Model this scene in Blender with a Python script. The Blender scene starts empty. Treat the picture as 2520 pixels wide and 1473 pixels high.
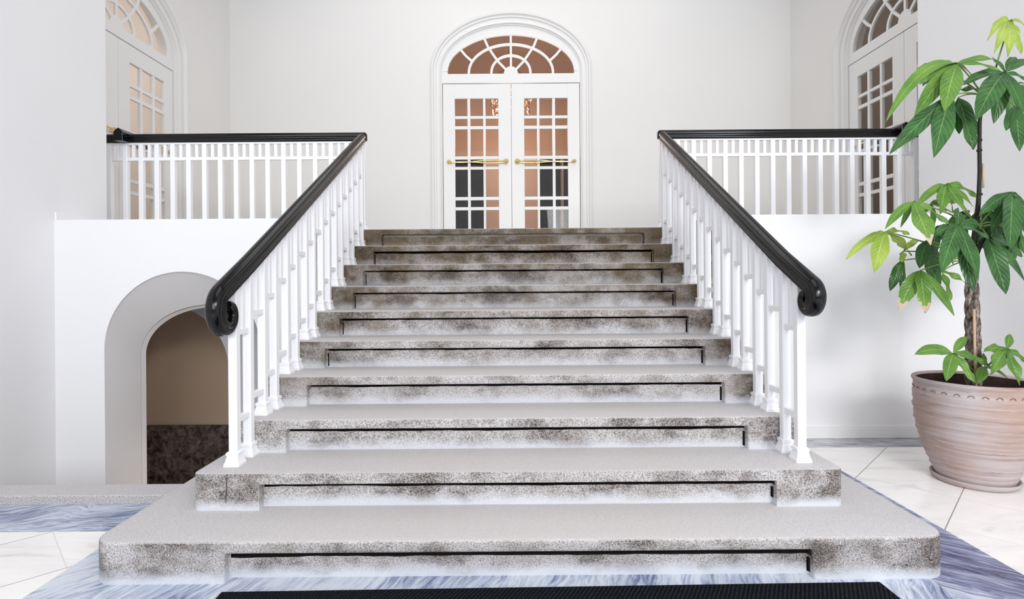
import bpy, bmesh, math, random
from mathutils import Vector, Matrix, noise
S = bpy.context.scene
C = S.collection
random.seed(7)

# ------------------------------------------------------------------ camera
F, ROLL, CX, CY = 1360.0, 0.0075, 1254.7, 690.0        # focal length, roll and principal point in pixels
EYE = 1.174
CAMX = -0.0304
cam_d = bpy.data.cameras.new('camera'); cam = bpy.data.objects.new('camera', cam_d); C.objects.link(cam)
cam_d.sensor_fit = 'HORIZONTAL'; cam_d.sensor_width = 36.0; cam_d.lens = F / 2520 * 36
cam_d.shift_x = (1260 - CX) / 2520; cam_d.shift_y = -(736.5 - CY) / 2520
cam.matrix_world = Matrix.Translation((CAMX, 0, EYE)) @ Matrix.Rotation(math.pi / 2, 4, 'X') @ Matrix.Rotation(-ROLL, 4, 'Z')
cam_d.clip_start = 0.05; cam_d.clip_end = 100
S.camera = cam

# ------------------------------------------------------------------ light and exposure
world = bpy.data.worlds.new('world'); S.world = world; world.use_nodes = True
bg = world.node_tree.nodes['Background']
bg.inputs[0].default_value = (0.90, 0.94, 1.0, 1); bg.inputs[1].default_value = 0.36

def area(name, loc, aim, sx, sy, power, col):
    l = bpy.data.lights.new(name, 'AREA'); l.shape = 'RECTANGLE'; l.size = sx; l.size_y = sy; l.energy = power; l.color = col
    o = bpy.data.objects.new(name, l); C.objects.link(o); o.location = loc
    o.rotation_euler = (Vector(aim) - Vector(loc)).to_track_quat('-Z', 'Y').to_euler()
    return o
area('front_fill_light', (0.0, -9.0, 4.5), (0, 5, 2.0), 8.0, 5.0, 850, (0.94, 0.97, 1.0))  # broad unseen fill, added behind the camera for frontal brightness
area('hall_overhead_fill', (0.4, 1.2, 6.2), (0.4, 1.8, 0), 4.5, 4.0, 95, (0.96, 0.98, 1.0))  # unseen overhead fill, added to brighten floor and treads
area('landing_overhead_fill', (0.0, 6.0, 6.0), (0, 6.3, 0), 5.0, 2.6, 56, (1.0, 0.97, 0.94))  # unseen overhead fill, added to lift the landing and its back wall
area('entrance_transom_light', (2.0, -1.9, 3.2), (0, 4, 1.0), 1.6, 0.7, 150, (0.97, 0.98, 1.0))
S.view_settings.view_transform = 'Standard'; S.view_settings.look = 'None'
S.view_settings.gamma = 1.0; S.view_settings.use_curve_mapping = False
S.view_settings.exposure = -0.22

# ------------------------------------------------------------------ helpers
def at(x, y, Y):
    """world point at depth Y seen at photograph pixel (x, y)"""
    dx, dy = x - CX, y - CY
    return Vector(((dx - ROLL * dy) * Y / F + CAMX, Y, EYE - (dy + ROLL * dx) * Y / F))

def tag(o, label=None, cat=None, group=None, kind=None):
    if label: o['label'] = label
    if cat: o['category'] = cat
    if group: o['group'] = group
    if kind: o['kind'] = kind
    return o

def empty(name, loc=(0, 0, 0), rz=0, parent=None):
    o = bpy.data.objects.new(name, None); C.objects.link(o); o.location = loc; o.rotation_euler = (0, 0, rz)
    o.empty_display_size = 0.1
    if parent: o.parent = parent
    return o

def copy_tree(o, parent=None):
    c = o.copy(); C.objects.link(c)
    if parent: c.parent = parent
    for ch in list(o.children): copy_tree(ch, c)
    return c

class MB:
    def __init__(s): s.v = []; s.f = []; s.m = []; s.uv = {}
    def add(s, vs, fs, m=0):
        b = len(s.v); s.v += [tuple(v) for v in vs]
        for f in fs: s.f.append(tuple(b + i for i in f)); s.m.append(m)
        return b
    def box(s, x0, x1, y0, y1, z0, z1, m=0):
        s.add([(x0,y0,z0),(x1,y0,z0),(x1,y1,z0),(x0,y1,z0),(x0,y0,z1),(x1,y0,z1),(x1,y1,z1),(x0,y1,z1)],
              [(0,3,2,1),(4,5,6,7),(0,1,5,4),(1,2,6,5),(2,3,7,6),(3,0,4,7)], m)
        return s
    def prism(s, poly, z0, z1, m=0):            # poly CCW in xy
        n = len(poly)
        s.add([(x,y,z0) for x,y in poly] + [(x,y,z1) for x,y in poly],
              [tuple(range(n-1,-1,-1)), tuple(range(n,2*n))] + [(i,(i+1)%n,n+(i+1)%n,n+i) for i in range(n)], m)
        return s
    def loft(s, rings, closed=True, caps=True, m=0):
        n = len(rings[0]); b = len(s.v)
        for r in rings: s.v += [tuple(p) for p in r]
        for i in range(len(rings)-1):
            for j in range(n if closed else n-1):
                k = (j+1) % n
                s.f.append((b+i*n+j, b+i*n+k, b+(i+1)*n+k, b+(i+1)*n+j)); s.m.append(m)
        if caps and closed:
            s.f.append(tuple(b+j for j in range(n-1,-1,-1))); s.m.append(m)
            e = b+(len(rings)-1)*n
            s.f.append(tuple(e+j for j in range(n))); s.m.append(m)
        return s
    def lathe(s, prof, cx=0, cy=0, n=48, m=0, caps=True):
        rings = [[(cx+r*math.cos(2*math.pi*i/n), cy+r*math.sin(2*math.pi*i/n), z) for i in range(n)] for r, z in prof]
        return s.loft(rings, True, caps, m)
    def tube(s, pts, rad, n=8, m=0):
        pts = [Vector(p) for p in pts]; rings = []; up = None
        for i, p in enumerate(pts):
            t = (pts[min(i+1,len(pts)-1)] - pts[max(i-1,0)]).normalized()
            if up is None: up = Vector((0,0,1)) if abs(t.z) < .9 else Vector((1,0,0))
            a = t.cross(up).normalized(); bb = a.cross(t).normalized(); up = bb
            r = rad[i] if isinstance(rad, (list, tuple)) else rad
            rings.append([p + a*r*math.cos(2*math.pi*j/n) + bb*r*math.sin(2*math.pi*j/n) for j in range(n)])
        return s.loft(rings, True, True, m)
    def build(s, name, mats, parent=None, smooth=False, bevel=0, seg=2, loc=None, auto=None):
        me = bpy.data.meshes.new(name); me.from_pydata(s.v, [], s.f); me.validate(clean_customdata=False)
        if not isinstance(mats, (list, tuple)): mats = [mats]
        for mm in mats: me.materials.append(mm)
        if len(me.polygons) == len(s.m): me.polygons.foreach_set('material_index', s.m)
        bm = bmesh.new(); bm.from_mesh(me); bmesh.ops.recalc_face_normals(bm, faces=bm.faces); bm.to_mesh(me); bm.free()
        if smooth: me.polygons.foreach_set('use_smooth', [True]*len(me.polygons))
        o = bpy.data.objects.new(name, me); C.objects.link(o)
        if parent: o.parent = parent
        if loc: o.location = loc
        if bevel:
            b = o.modifiers.new('bevel', 'BEVEL'); b.width = bevel; b.segments = seg; b.limit_method = 'ANGLE'; b.angle_limit = math.radians(40)
            b.harden_normals = False
        if auto is not None:
            me.polygons.foreach_set('use_smooth', [True]*len(me.polygons))
            me.set_sharp_from_angle(angle=math.radians(auto))
        return o

# ------------------------------------------------------------------ materials
def srgb(r, g, b):
    f = lambda c: (c/255/12.92) if c/255 <= .04045 else ((c/255+.055)/1.055)**2.4
    return (f(r), f(g), f(b), 1)

class NT:
    def __init__(s, name):
        s.mat = bpy.data.materials.new(name); s.mat.use_nodes = True; s.t = s.mat.node_tree
        s.b = s.t.nodes['Principled BSDF']
    def n(s, typ, **kw):
        nd = s.t.nodes.new(typ)
        for k, v in kw.items():
            if k.startswith('i_'):
                key = k[2:]; key = int(key) if key.isdigit() else key.replace('_', ' ')
                if isinstance(v, bpy.types.NodeSocket): s.t.links.new(v, nd.inputs[key])
                else: nd.inputs[key].default_value = v
            else: setattr(nd, k, v)
        return nd
    def link(s, a, b): s.t.links.new(a, b)
    def math(s, op, a, b=0.0, c=None):
        nd = s.t.nodes.new('ShaderNodeMath'); nd.operation = op
        for i, v in enumerate((a, b) if c is None else (a, b, c)):
            if isinstance(v, bpy.types.NodeSocket): s.link(v, nd.inputs[i])
            else: nd.inputs[i].default_value = v
        return nd.outputs[0]
    def mix(s, fac, a, b, typ='MIX'):
        nd = s.t.nodes.new('ShaderNodeMix'); nd.data_type = 'RGBA'; nd.blend_type = typ; nd.clamp_factor = True
        for i, v in ((0, fac), (6, a), (7, b)):
            if isinstance(v, bpy.types.NodeSocket): s.link(v, nd.inputs[i])
            else: nd.inputs[i].default_value = v
        return nd.outputs[2]
    def ramp(s, fac, stops, interp='LINEAR'):
        nd = s.t.nodes.new('ShaderNodeValToRGB'); cr = nd.color_ramp; cr.interpolation = interp
        while len(cr.elements) < len(stops): cr.elements.new(.5)
        for e, (p, c) in zip(cr.elements, stops):
            e.position = p; e.color = c if len(c) == 4 else (*c, 1)
        s.link(fac, nd.inputs[0]); return nd.outputs[0]
    def rng(s, v, a, b, c=0., d=1.):
        nd = s.t.nodes.new('ShaderNodeMapRange'); nd.clamp = True
        s.link(v, nd.inputs[0])
        for i, q in enumerate((a, b, c, d)): nd.inputs[i+1].default_value = q
        return nd.outputs[0]
    def pos(s):
        g = s.n('ShaderNodeNewGeometry'); return g
    def noise(s, vec, scale, detail=2., rough=.5, dist=0.):
        nd = s.n('ShaderNodeTexNoise'); nd.inputs['Scale'].default_value = scale; nd.inputs['Detail'].default_value = detail
        nd.inputs['Roughness'].default_value = rough; nd.inputs['Distortion'].default_value = dist
        s.link(vec, nd.inputs['Vector']); return nd.outputs[0]
    def scalev(s, vec, sc, loc=(0,0,0), rot=(0,0,0)):
        m = s.n('ShaderNodeMapping'); m.inputs['Scale'].default_value = sc; m.inputs['Location'].default_value = loc; m.inputs['Rotation'].default_value = rot
        s.link(vec, m.inputs['Vector']); return m.outputs[0]
    def bump(s, h, strength=.2, dist=.01):
        nd = s.n('ShaderNodeBump'); nd.inputs['Strength'].default_value = strength; nd.inputs['Distance'].default_value = dist
        s.link(h, nd.inputs['Height']); s.link(nd.outputs[0], s.b.inputs['Normal'])
    def set(s, col=None, rough=None, metal=None, spec=None, coat=None):
        def p(k, v):
            if v is None: return
            if isinstance(v, bpy.types.NodeSocket): s.link(v, s.b.inputs[k])
            else: s.b.inputs[k].default_value = v
        p('Base Color', col); p('Roughness', rough); p('Metallic', metal); p('Specular IOR Level', spec); p('Coat Weight', coat)
        return s.mat

def paint(name, col, rough=.6, var=.02, scale=1.2, spec=.3):
    t = NT(name); g = t.pos()
    nz = t.noise(g.outputs['Position'], scale, 3)
    k = t.rng(nz, .3, .7, 1-var, 1.0)
    c = t.mix(1.0, col, t.n('ShaderNodeCombineColor', i_0=k, i_1=k, i_2=k).outputs[0], 'MULTIPLY')
    fine = t.noise(g.outputs['Position'], 60, 2); t.bump(fine, .03, .004)
    return t.set(c, rough, spec=spec)

M = {}
M['wall'] = paint('white_wall_paint', srgb(238, 237, 238), .7)
M['wall_warm'] = paint('warm_white_wall_paint', srgb(238, 236, 234), .7)
M['joinery'] = paint('white_gloss_joinery', srgb(239, 238, 237), .35, .01, 3, .45)
M['rail_white'] = paint('white_enamel_metal', srgb(247, 247, 250), .35, .01, 3, .4)
M['tan'] = paint('tan_plaster', srgb(210, 174, 150), .7, .05, .8)
M['passage'] = paint('dim_tan_plaster', srgb(206, 180, 156), .7, .08, .8)
M['pale_tan'] = paint('pale_tan_plaster', srgb(222, 214, 207), .7, .04, .8)
M['taupe'] = paint('taupe_plaster', srgb(178, 164, 154), .7, .05, .8)
M['greyplaster'] = paint('grey_plaster', srgb(205, 205, 212), .7, .05, .8)
M['dark_wood'] = paint('black_stained_wood', srgb(20, 19, 21), .6, .1, 4, .15)
M['floor_land'] = paint('landing_stone', srgb(205, 200, 192), .5, .06, 3)

def m_black():
    t = NT('black_lacquer'); g = t.pos()
    nz = t.noise(t.scalev(g.outputs['Position'], (8, 3, 3)), 5, 3)
    return t.set(t.ramp(nz, [(.3, srgb(4, 4, 6)), (.75, srgb(14, 12, 12))]), t.rng(nz, .3, .7, .14, .24), spec=.38)
M['black'] = m_black()
def m_brass():
    t = NT('polished_brass'); g = t.pos()
    nz = t.noise(g.outputs['Position'], 30, 2)
    return t.set(t.ramp(nz, [(.3, srgb(222, 190, 120)), (.7, srgb(250, 234, 190))]), .25, 1.0)
M['brass'] = m_brass()
def m_glass():
    t = NT('window_glass')
    tr = t.n('ShaderNodeBsdfTransparent'); gl = t.n('ShaderNodeBsdfGlossy'); gl.inputs['Roughness'].default_value = .02
    tr.inputs[0].default_value = (.97, .97, .97, 1)
    fr = t.n('ShaderNodeFresnel'); fr.inputs[0].default_value = 1.22
    mx = t.n('ShaderNodeMixShader'); gg = t.pos(); t.link(t.math('MULTIPLY', fr.outputs[0], t.math('SUBTRACT', 1.0, gg.outputs['Backfacing'])), mx.inputs[0]); t.link(tr.outputs[0], mx.inputs[1]); t.link(gl.outputs[0], mx.inputs[2])
    out = t.t.nodes['Material Output']; t.link(mx.outputs[0], out.inputs[0]); return t.mat
M['glass'] = m_glass()

RISE = 0.16315; GO = 0.2980848
def yk(k): return 2.74960 + GO * (k - 3)

def m_granite(name, stair=True):
    t = NT(name); g = t.pos(); P = g.outputs['Position']; N = g.outputs['Normal']
    sep = t.n('ShaderNodeSeparateXYZ'); t.link(P, sep.inputs[0]); x, y, z = sep.outputs
    sn = t.n('ShaderNodeSeparateXYZ'); t.link(g.outputs['True Normal'], sn.inputs[0]); nz = sn.outputs[2]
    grain = t.noise(P, 170, 3, .7)
    big = t.noise(P, 5.5, 4, .6)
    wide = t.noise(t.scalev(P, (1.2, 1.2, .7)), 2.2, 3, .6)
    fleck = t.noise(P, 95, 2, .6)
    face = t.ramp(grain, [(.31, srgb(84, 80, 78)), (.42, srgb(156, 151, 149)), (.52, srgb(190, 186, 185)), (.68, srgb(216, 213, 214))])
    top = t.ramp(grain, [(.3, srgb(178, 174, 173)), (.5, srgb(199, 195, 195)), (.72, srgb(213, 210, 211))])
    if stair:
        dk = t.ramp(grain, [(.38, srgb(52, 47, 46)), (.50, srgb(118, 110, 106)), (.62, srgb(168, 161, 158)), (.74, srgb(196, 190, 188))])
        pat = t.math('ADD', t.noise(t.scalev(P, (1.0, 1.0, 1.6)), 3.3, 5, .68), t.rng(t.math('ABSOLUTE', x), .9, 1.7, -.03, .07))
        face = t.mix(t.rng(pat, .46, .61, 0, .95), face, dk)
        # brown grime, heavier on the less washed upper steps and towards the ends
        up = t.rng(z, .55, 1.5, 0, 1)
        ends = t.math('MULTIPLY', t.rng(t.math('ABSOLUTE', x), .75, 1.30, 0, .55), t.rng(z, .3, .7, .15, 1))
        st = t.math('ADD', t.math('MULTIPLY', t.math('ADD', up, ends), .78), t.rng(big, .4, .65, -.25, .3))
        face = t.mix(t.math('MINIMUM', t.math('MAXIMUM', st, 0), .92), face, t.mix(1, face, srgb(132, 112, 76), 'MULTIPLY'))
        # pale lime wash left at the foot of every riser
        zm = t.math('DIVIDE', t.math('MODULO', t.math('ADD', z, 1.0 * RISE), RISE), RISE)
        edge = t.math('ADD', zm, t.math('MULTIPLY', t.math('SUBTRACT', big, .5), .5))
        lime = t.math('MULTIPLY', t.rng(edge, .34, .08, 0, .85), t.rng(z, 1.3, .2, .2, 1))
        face = t.mix(lime, face, srgb(216, 219, 226))
        worn = t.rng(t.math('ABSOLUTE', t.math('SUBTRACT', x, -.1)), 1.25, .75, 0, 1)
        top = t.mix(t.math('MULTIPLY', worn, .35), top, srgb(202, 194, 188))
        top = t.mix(t.rng(z, .6, 1.6, 0, .35), top, srgb(184, 172, 156))
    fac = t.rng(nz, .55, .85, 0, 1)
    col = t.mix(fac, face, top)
    t.bump(t.math('ADD', grain, fleck), .10, .003)
    return t.set(col, .68, spec=.3)
M['granite'] = m_granite('stair_granite')
M['granite_plain'] = m_granite('kerb_granite', False)

M['dark_line'] = paint('dark_groove_shade', srgb(58, 52, 48), .95, .3, 30)  # dark colour that paints shade into the grooves of the risers
def m_dado():
    t = NT('dark_dado_stone'); g = t.pos(); P = g.outputs['Position']
    a = t.noise(P, 14, 6, .75, .6)
    return t.set(t.ramp(a, [(.38, srgb(18, 14, 14)), (.5, srgb(96, 82, 76)), (.7, srgb(150, 132, 124))]), .4)
M['dado'] = m_dado()

def m_blue(name, rot, scale=(1, 1, 1), loc=(0, 0, 0), warp_=.16, light=0., cols=None):
    t = NT(name); g = t.pos(); P = t.scalev(g.outputs['Position'], scale, loc, (0, 0, rot))
    warp = t.n('ShaderNodeTexNoise'); warp.inputs['Scale'].default_value = 2.2; warp.inputs['Detail'].default_value = 3; t.link(P, warp.inputs['Vector'])
    add = t.n('ShaderNodeVectorMath', operation='MULTIPLY_ADD'); t.link(warp.outputs['Color'], add.inputs[0]); add.inputs[1].default_value = (warp_,)*3; t.link(P, add.inputs[2])
    st = t.scalev(add.outputs[0], (2.2, 17, 2))
    a = t.noise(st, 2.2, 7, .72, .8)
    b = t.noise(P, 1.7, 3, .5)
    k = t.math('ADD', t.math('ADD', a, light), t.math('MULTIPLY', t.math('SUBTRACT', b, .5), .7))
    col = t.ramp(k, cols or [(.30, srgb(62, 70, 104)), (.42, srgb(116, 128, 162)), (.52, srgb(172, 182, 202)), (.66, srgb(214, 219, 228))])
    return t.set(col, .22, spec=.45)
M['blue_a'] = m_blue('blue_marble_along', -0.25, warp_=.42, light=.03)
M['blue_e'] = m_blue('blue_marble_dark_streaks', 0.62, loc=(5, 2, 0), light=-.03, cols=[(.30, srgb(52, 54, 82)), (.42, srgb(104, 110, 146)), (.53, srgb(158, 164, 188)), (.66, srgb(206, 210, 222))])
M['blue_b'] = m_blue('blue_marble_slant', -0.8, loc=(3, 1, 0), light=.05)
M['blue_c'] = m_blue('blue_marble_front', -1.2, loc=(7, 4, 0), light=.07)
M['blue_d'] = m_blue('grey_marble_edge', 0.2, loc=(1, 9, 0), cols=[(.30, srgb(92, 88, 92)), (.44, srgb(138, 135, 140)), (.54, srgb(172, 172, 180)), (.68, srgb(208, 208, 214))])

def m_tile(name, ox, oy, per=.669):
    """white marble slabs laid at 45 degrees: joints where (x-y) or (x+y) hit the pitch"""
    t = NT(name); g = t.pos(); P = g.outputs['Position']
    sep = t.n('ShaderNodeSeparateXYZ'); t.link(P, sep.inputs[0]); x, y, z = sep.outputs
    def dark_line(v, o):
        m = t.math('MODULO', t.math('ADD', t.math('SUBTRACT', v, o), per * 40), per)
        d = t.math('MINIMUM', m, t.math('SUBTRACT', per, m)); return t.rng(d, .0045, .0025, 0, 1)
    d1, d2 = t.math('SUBTRACT', x, y), t.math('ADD', x, y)
    j1, j2 = dark_line(d1, ox), dark_line(d2, oy)
    f1 = t.math('FLOOR', t.math('DIVIDE', t.math('SUBTRACT', d1, ox), per)); f2 = t.math('FLOOR', t.math('DIVIDE', t.math('SUBTRACT', d2, oy), per))
    cmb = t.n('ShaderNodeCombineXYZ'); t.link(f1, cmb.inputs[0]); t.link(f2, cmb.inputs[1])
    wn = t.n('ShaderNodeTexWhiteNoise'); t.link(cmb.outputs[0], wn.inputs[0])
    off = t.n('ShaderNodeVectorMath', operation='MULTIPLY_ADD'); t.link(wn.outputs['Color'], off.inputs[0]); off.inputs[1].default_value = (9, 9, 9); t.link(P, off.inputs[2])
    v = t.noise(t.scalev(off.outputs[0], (1, 3, 1), rot=(0, 0, .6)), 2.0, 6, .6, 1.2)
    col = t.ramp(v, [(.3, srgb(224, 221, 221)), (.42, srgb(246, 241, 239)), (.6, srgb(252, 248, 245))])
    col = t.mix(j1, col, srgb(150, 148, 146)); col = t.mix(t.math('MULTIPLY', j2, .35), col, srgb(180, 178, 176))
    return t.set(col, .25, spec=.4)
M['tile_r'] = m_tile('white_marble_tiles_right', -.587, 4.62)
M['tile_l'] = m_tile('white_marble_tiles_left', -4.83 + .0, .414)

def m_mat():
    t = NT('black_rubber_matting'); g = t.pos(); P = t.scalev(g.outputs['Position'], (1, 1, 1), rot=(0, 0, .5))
    w = t.n('ShaderNodeTexWave'); w.inputs['Scale'].default_value = 22; w.inputs['Distortion'].default_value = .6; t.link(P, w.inputs['Vector'])
    w2 = t.noise(P, 150, 2)
    c = t.ramp(t.math('MULTIPLY', w.outputs['Fac'], t.rng(w2, .35, .65, .3, 1)), [(.15, srgb(5, 6, 9)), (.9, srgb(40, 43, 50))])
    t.bump(w.outputs['Fac'], .6, .004); return t.set(c, .85, spec=.1)
M['mat'] = m_mat()

def m_terracotta():
    t = NT('weathered_terracotta'); g = t.pos(); P = g.outputs['Position']
    a = t.noise(t.scalev(P, (1.5, 1.5, 9)), 3.5, 5, .65); b = t.noise(P, 2.6, 3, .5); c3 = t.noise(P, 120, 2)
    col = t.ramp(b, [(.3, srgb(178, 154, 142)), (.5, srgb(186, 168, 163)), (.68, srgb(194, 186, 189))])
    col = t.mix(t.rng(a, .5, .68, 0, .45), col, srgb(198, 186, 184))
    col = t.mix(t.rng(a, .42, .34, 0, .35), col, srgb(142, 114, 104))
    ln = t.noise(t.scalev(P, (1.2, 1.2, 55)), 1.6, 3, .6)
    col = t.mix(t.rng(ln, .60, .70, 0, .55), col, srgb(132, 108, 102)); col = t.mix(t.rng(ln, .40, .30, 0, .5), col, srgb(214, 204, 202))
    t.bump(t.math('ADD', t.math('MULTIPLY', ln, -.6), t.math('MULTIPLY', c3, .2)), .5, .012); return t.set(col, .85, spec=.15)
M['terra'] = m_terracotta()
M['terra_dark'] = paint('incised_terracotta', srgb(138, 116, 108), .9, .1, 20)
M['soil'] = paint('dark_soil', srgb(62, 44, 40), .95, .4, 40)
def m_bark():
    t = NT('braided_bark'); g = t.pos(); a = t.noise(t.scalev(g.outputs['Position'], (1, 1, .35)), 60, 4, .7)
    t.bump(a, .5, .006)
    return t.set(t.ramp(a, [(.36, srgb(46, 36, 34)), (.5, srgb(112, 98, 88)), (.66, srgb(178, 166, 152))]), .85)
M['bark'] = m_bark()
M['stem'] = paint('dark_green_stem', srgb(44, 42, 32), .6, .3, 40)
M['petiole'] = paint('green_leaf_stalk', srgb(120, 150, 70), .5, .1, 20)
M['stake'] = paint('pale_bamboo', srgb(206, 178, 150), .6, .1, 20)
def m_leaf(name, c0, c1, vein, rough=.32):
    t = NT(name); uv = t.n('ShaderNodeUVMap'); sep = t.n('ShaderNodeSeparateXYZ'); t.link(uv.outputs[0], sep.inputs[0])
    u, v = sep.outputs[0], sep.outputs[1]
    au = t.math('ABSOLUTE', t.math('SUBTRACT', u, .5))
    lat = t.math('SINE', t.math('MULTIPLY', t.math('SUBTRACT', v, t.math('MULTIPLY', au, .45)), 62.0))
    g = t.pos(); big = t.noise(g.outputs['Position'], 9, 3)
    base = t.mix(t.rng(big, .35, .65, 0, 1), c0, c1)
    base = t.mix(t.math('MULTIPLY', t.rng(lat, .55, 1, 0, 1), .28), base, vein)
    base = t.mix(t.math('MULTIPLY', t.rng(au, .035, .012, 0, 1), .75), base, vein)
    t.bump(lat, .25, .003)
    t.b.inputs['Transmission Weight'].default_value = 0.0
    m = t.set(base, rough, spec=.5)
    tl = t.n('ShaderNodeBsdfTranslucent'); t.link(base, tl.inputs[0])
    mx = t.n('ShaderNodeMixShader'); mx.inputs[0].default_value = .22
    t.link(t.b.outputs[0], mx.inputs[1]); t.link(tl.outputs[0], mx.inputs[2]); t.link(mx.outputs[0], t.t.nodes['Material Output'].inputs[0])
    return m
M['leaf_dark'] = m_leaf('dark_green_leaf', srgb(34, 76, 34), srgb(62, 112, 52), srgb(120, 158, 86))
M['leaf_mid'] = m_leaf('mid_green_leaf', srgb(76, 122, 44), srgb(108, 150, 60), srgb(160, 186, 100))
M['leaf_young'] = m_leaf('young_yellow_green_leaf', srgb(140, 168, 62), srgb(172, 192, 88), srgb(206, 216, 130))
M['leaf_brown'] = paint('dry_leaf_tip', srgb(198, 180, 154), .7, .2, 30)
def m_emit(name, col, s):
    t = NT(name); t.b.inputs['Emission Color'].default_value = col; t.b.inputs['Emission Strength'].default_value = s; return t.set(col, .4)
M['bulb'] = m_emit('lit_bulb', (1, .78, .55, 1), 6)
M['crystal'] = NT('amber_crystal').set(srgb(250, 226, 206), .15, .85)

# ------------------------------------------------------------------ the setting
LAND = 10 * RISE            # landing height
PODY = 4.06                 # face of the podium walls
HX = 3.375                  # half width of the hall
NX = 4.06                   # half width of the landing
HCY = 4.60                  # where the hall side walls end
BY = 8.0                    # back wall
KERB = 1.644
LOW = -1.1                  # floor of the cellar passage

def struct(o, label, cat): return tag(o, label, cat, kind='structure')

# floor: white tiles left and right, blue marble bands between
fl = MB()
def quad(x0, x1, y0, y1, m): fl.add([(x0,y0,0),(x1,y0,0),(x1,y1,0),(x0,y1,0)], [(0,1,2,3)], m)
XL, XR = -1.862, 1.985
quad(-HX, XL, -4, 2.62, 0)                       # white tiles, left
quad(-HX, -1.862, 2.62, 2.96, 2)                 # blue band before the kerb
quad(XL, -1.60, -4, 2.96, 3)                     # blue band beside the stair, left
quad(-1.60, 1.60, -4, 2.30, 4)                   # blue slab in front
quad(1.60, XR, -4, PODY, 6)                      # blue band beside the stair, right
quad(XR, HX, -4, 3.83, 1)                        # white tiles, right
quad(XR, HX, 3.83, PODY, 5)                      # grey blue band at the wall
quad(-1.60, 1.60, 2.30, PODY, 4)
struct(fl.build('floor', [M['tile_l'], M['tile_r'], M['blue_a'], M['blue_b'], M['blue_c'], M['blue_d'], M['blue_e']]),
       'hall floor of white marble tiles with blue grey marble bands round the stair', 'floor')

# granite kerb and lower passage floor on the left
struct(MB().box(-HX, -1.70, 2.947, 3.115, -.3, .045).build('trim_1', M['granite_plain'], bevel=.006),
       'low grey granite kerb along the floor in front of the left arch', 'kerb')
struct(MB().box(-NX, -1.69, 3.0, 6.2, LOW-.1, LOW).build('floor_lower', M['floor_land']), 'sunken floor of the passage behind the granite kerb', 'floor')
struct(MB().box(-1.69, -1.50, 2.9, PODY, LOW, -.005).build('wall_well', M['wall']), 'white wall of the sunken passage under the stair side', 'wall')

def arch_pts(cx, hw, zs, rise, n=36, z0=None):
    p = [(cx+hw*math.cos(math.pi*i/n), zs+rise*math.sin(math.pi*i/n)) for i in range(n+1)]
    if z0 is not None: p = [(cx+hw, z0)] + p + [(cx-hw, z0)]
    return p
def arch_wall(mb, x0, x1, z0, z1, y0, y1, cx, hw, zs, rise, n=36, zb=None, m=0):
    """upright slab x0..x1 z0..z1 between depths y0 and y1 with an arched opening down to zb"""
    zb = z0 if zb is None else zb
    a = arch_pts(cx, hw, zs, rise, n)
    for y, flip in ((y0, 0), (y1, 1)):
        mb.add([(cx+hw,y,zb),(x1,y,zb),(x1,y,z1),(cx+hw,y,z1)], [(0,1,2,3)], m)
        mb.add([(x0,y,zb),(cx-hw,y,zb),(cx-hw,y,z1),(x0,y,z1)], [(0,1,2,3)], m)
        for i in range(n):
            (ax, az), (bx, bz) = a[i], a[i+1]
            mb.add([(ax,y,az),(ax,y,z1),(bx,y,z1),(bx,y,bz)], [(0,1,2,3)], m)
        if zb > z0: mb.add([(x0,y,z0),(x1,y,z0),(x1,y,zb),(x0,y,zb)], [(0,1,2,3)], m)
    full = [(cx+hw, zb)] + a + [(cx-hw, zb)]
    for (ax, az), (bx, bz) in zip(full[:-1], full[1:]):
        mb.add([(ax,y0,az),(ax,y1,az),(bx,y1,bz),(bx,y0,bz)], [(0,1,2,3)], m)
    mb.add([(x0,y0,z1),(x1,y0,z1),(x1,y1,z1),(x0,y1,z1)], [(0,1,2,3)], m)
    mb.add([(x0,y0,z0),(x0,y1,z0),(x0,y1,z1),(x0,y0,z1)], [(0,1,2,3)], m)
    mb.add([(x1,y0,z0),(x1,y1,z0),(x1,y1,z1),(x1,y0,z1)], [(0,1,2,3)], m)

CHX = 1.46                  # inner ends of the podium walls
# left podium wall with the splayed arch
ACX, AHW = -2.441, .572
pl = MB(); arch_wall(pl, -HX, -CHX, LOW, KERB, PODY, PODY+.02, ACX, AHW, .686, .572, 48)
pl.box(-HX, -CHX, PODY+.02, PODY+.35, 1.30, KERB)
front = [(x, PODY+.02, z) for x, z in arch_pts(ACX, AHW, .686, .572, 48, LOW)]
back = [(x, 4.46, z) for x, z in arch_pts(ACX, AHW, .60, .400, 48, LOW)]
rim0 = [(x, 4.462, z) for x, z in arch_pts(ACX, AHW+.0, .60, .395, 48, LOW)]
rim = [(x, 4.515, z) for x, z in arch_pts(ACX, AHW-.006, .59, .385, 48, LOW)]
pl.loft([front, back], closed=False); pl.loft([rim0, rim], closed=False)
struct(pl.build('wall_podium_left', M['wall'], auto=30), 'white wall under the left balustrade with a deep round arched opening', 'wall')
pr = MB().box(CHX, HX, PODY, PODY+.3, 0, KERB)
struct(pr.build('wall_podium_right', M['wall']), 'white wall under the right balustrade behind the potted tree', 'wall')
bb = MB().box(CHX, HX, PODY-.014, PODY, 0, .082).box(CHX, HX, PODY-.010, PODY, .082, .092)
struct(bb.build('baseboard_right', M['joinery'], bevel=.003), 'white skirting board at the foot of the right podium wall', 'skirting board')
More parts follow.
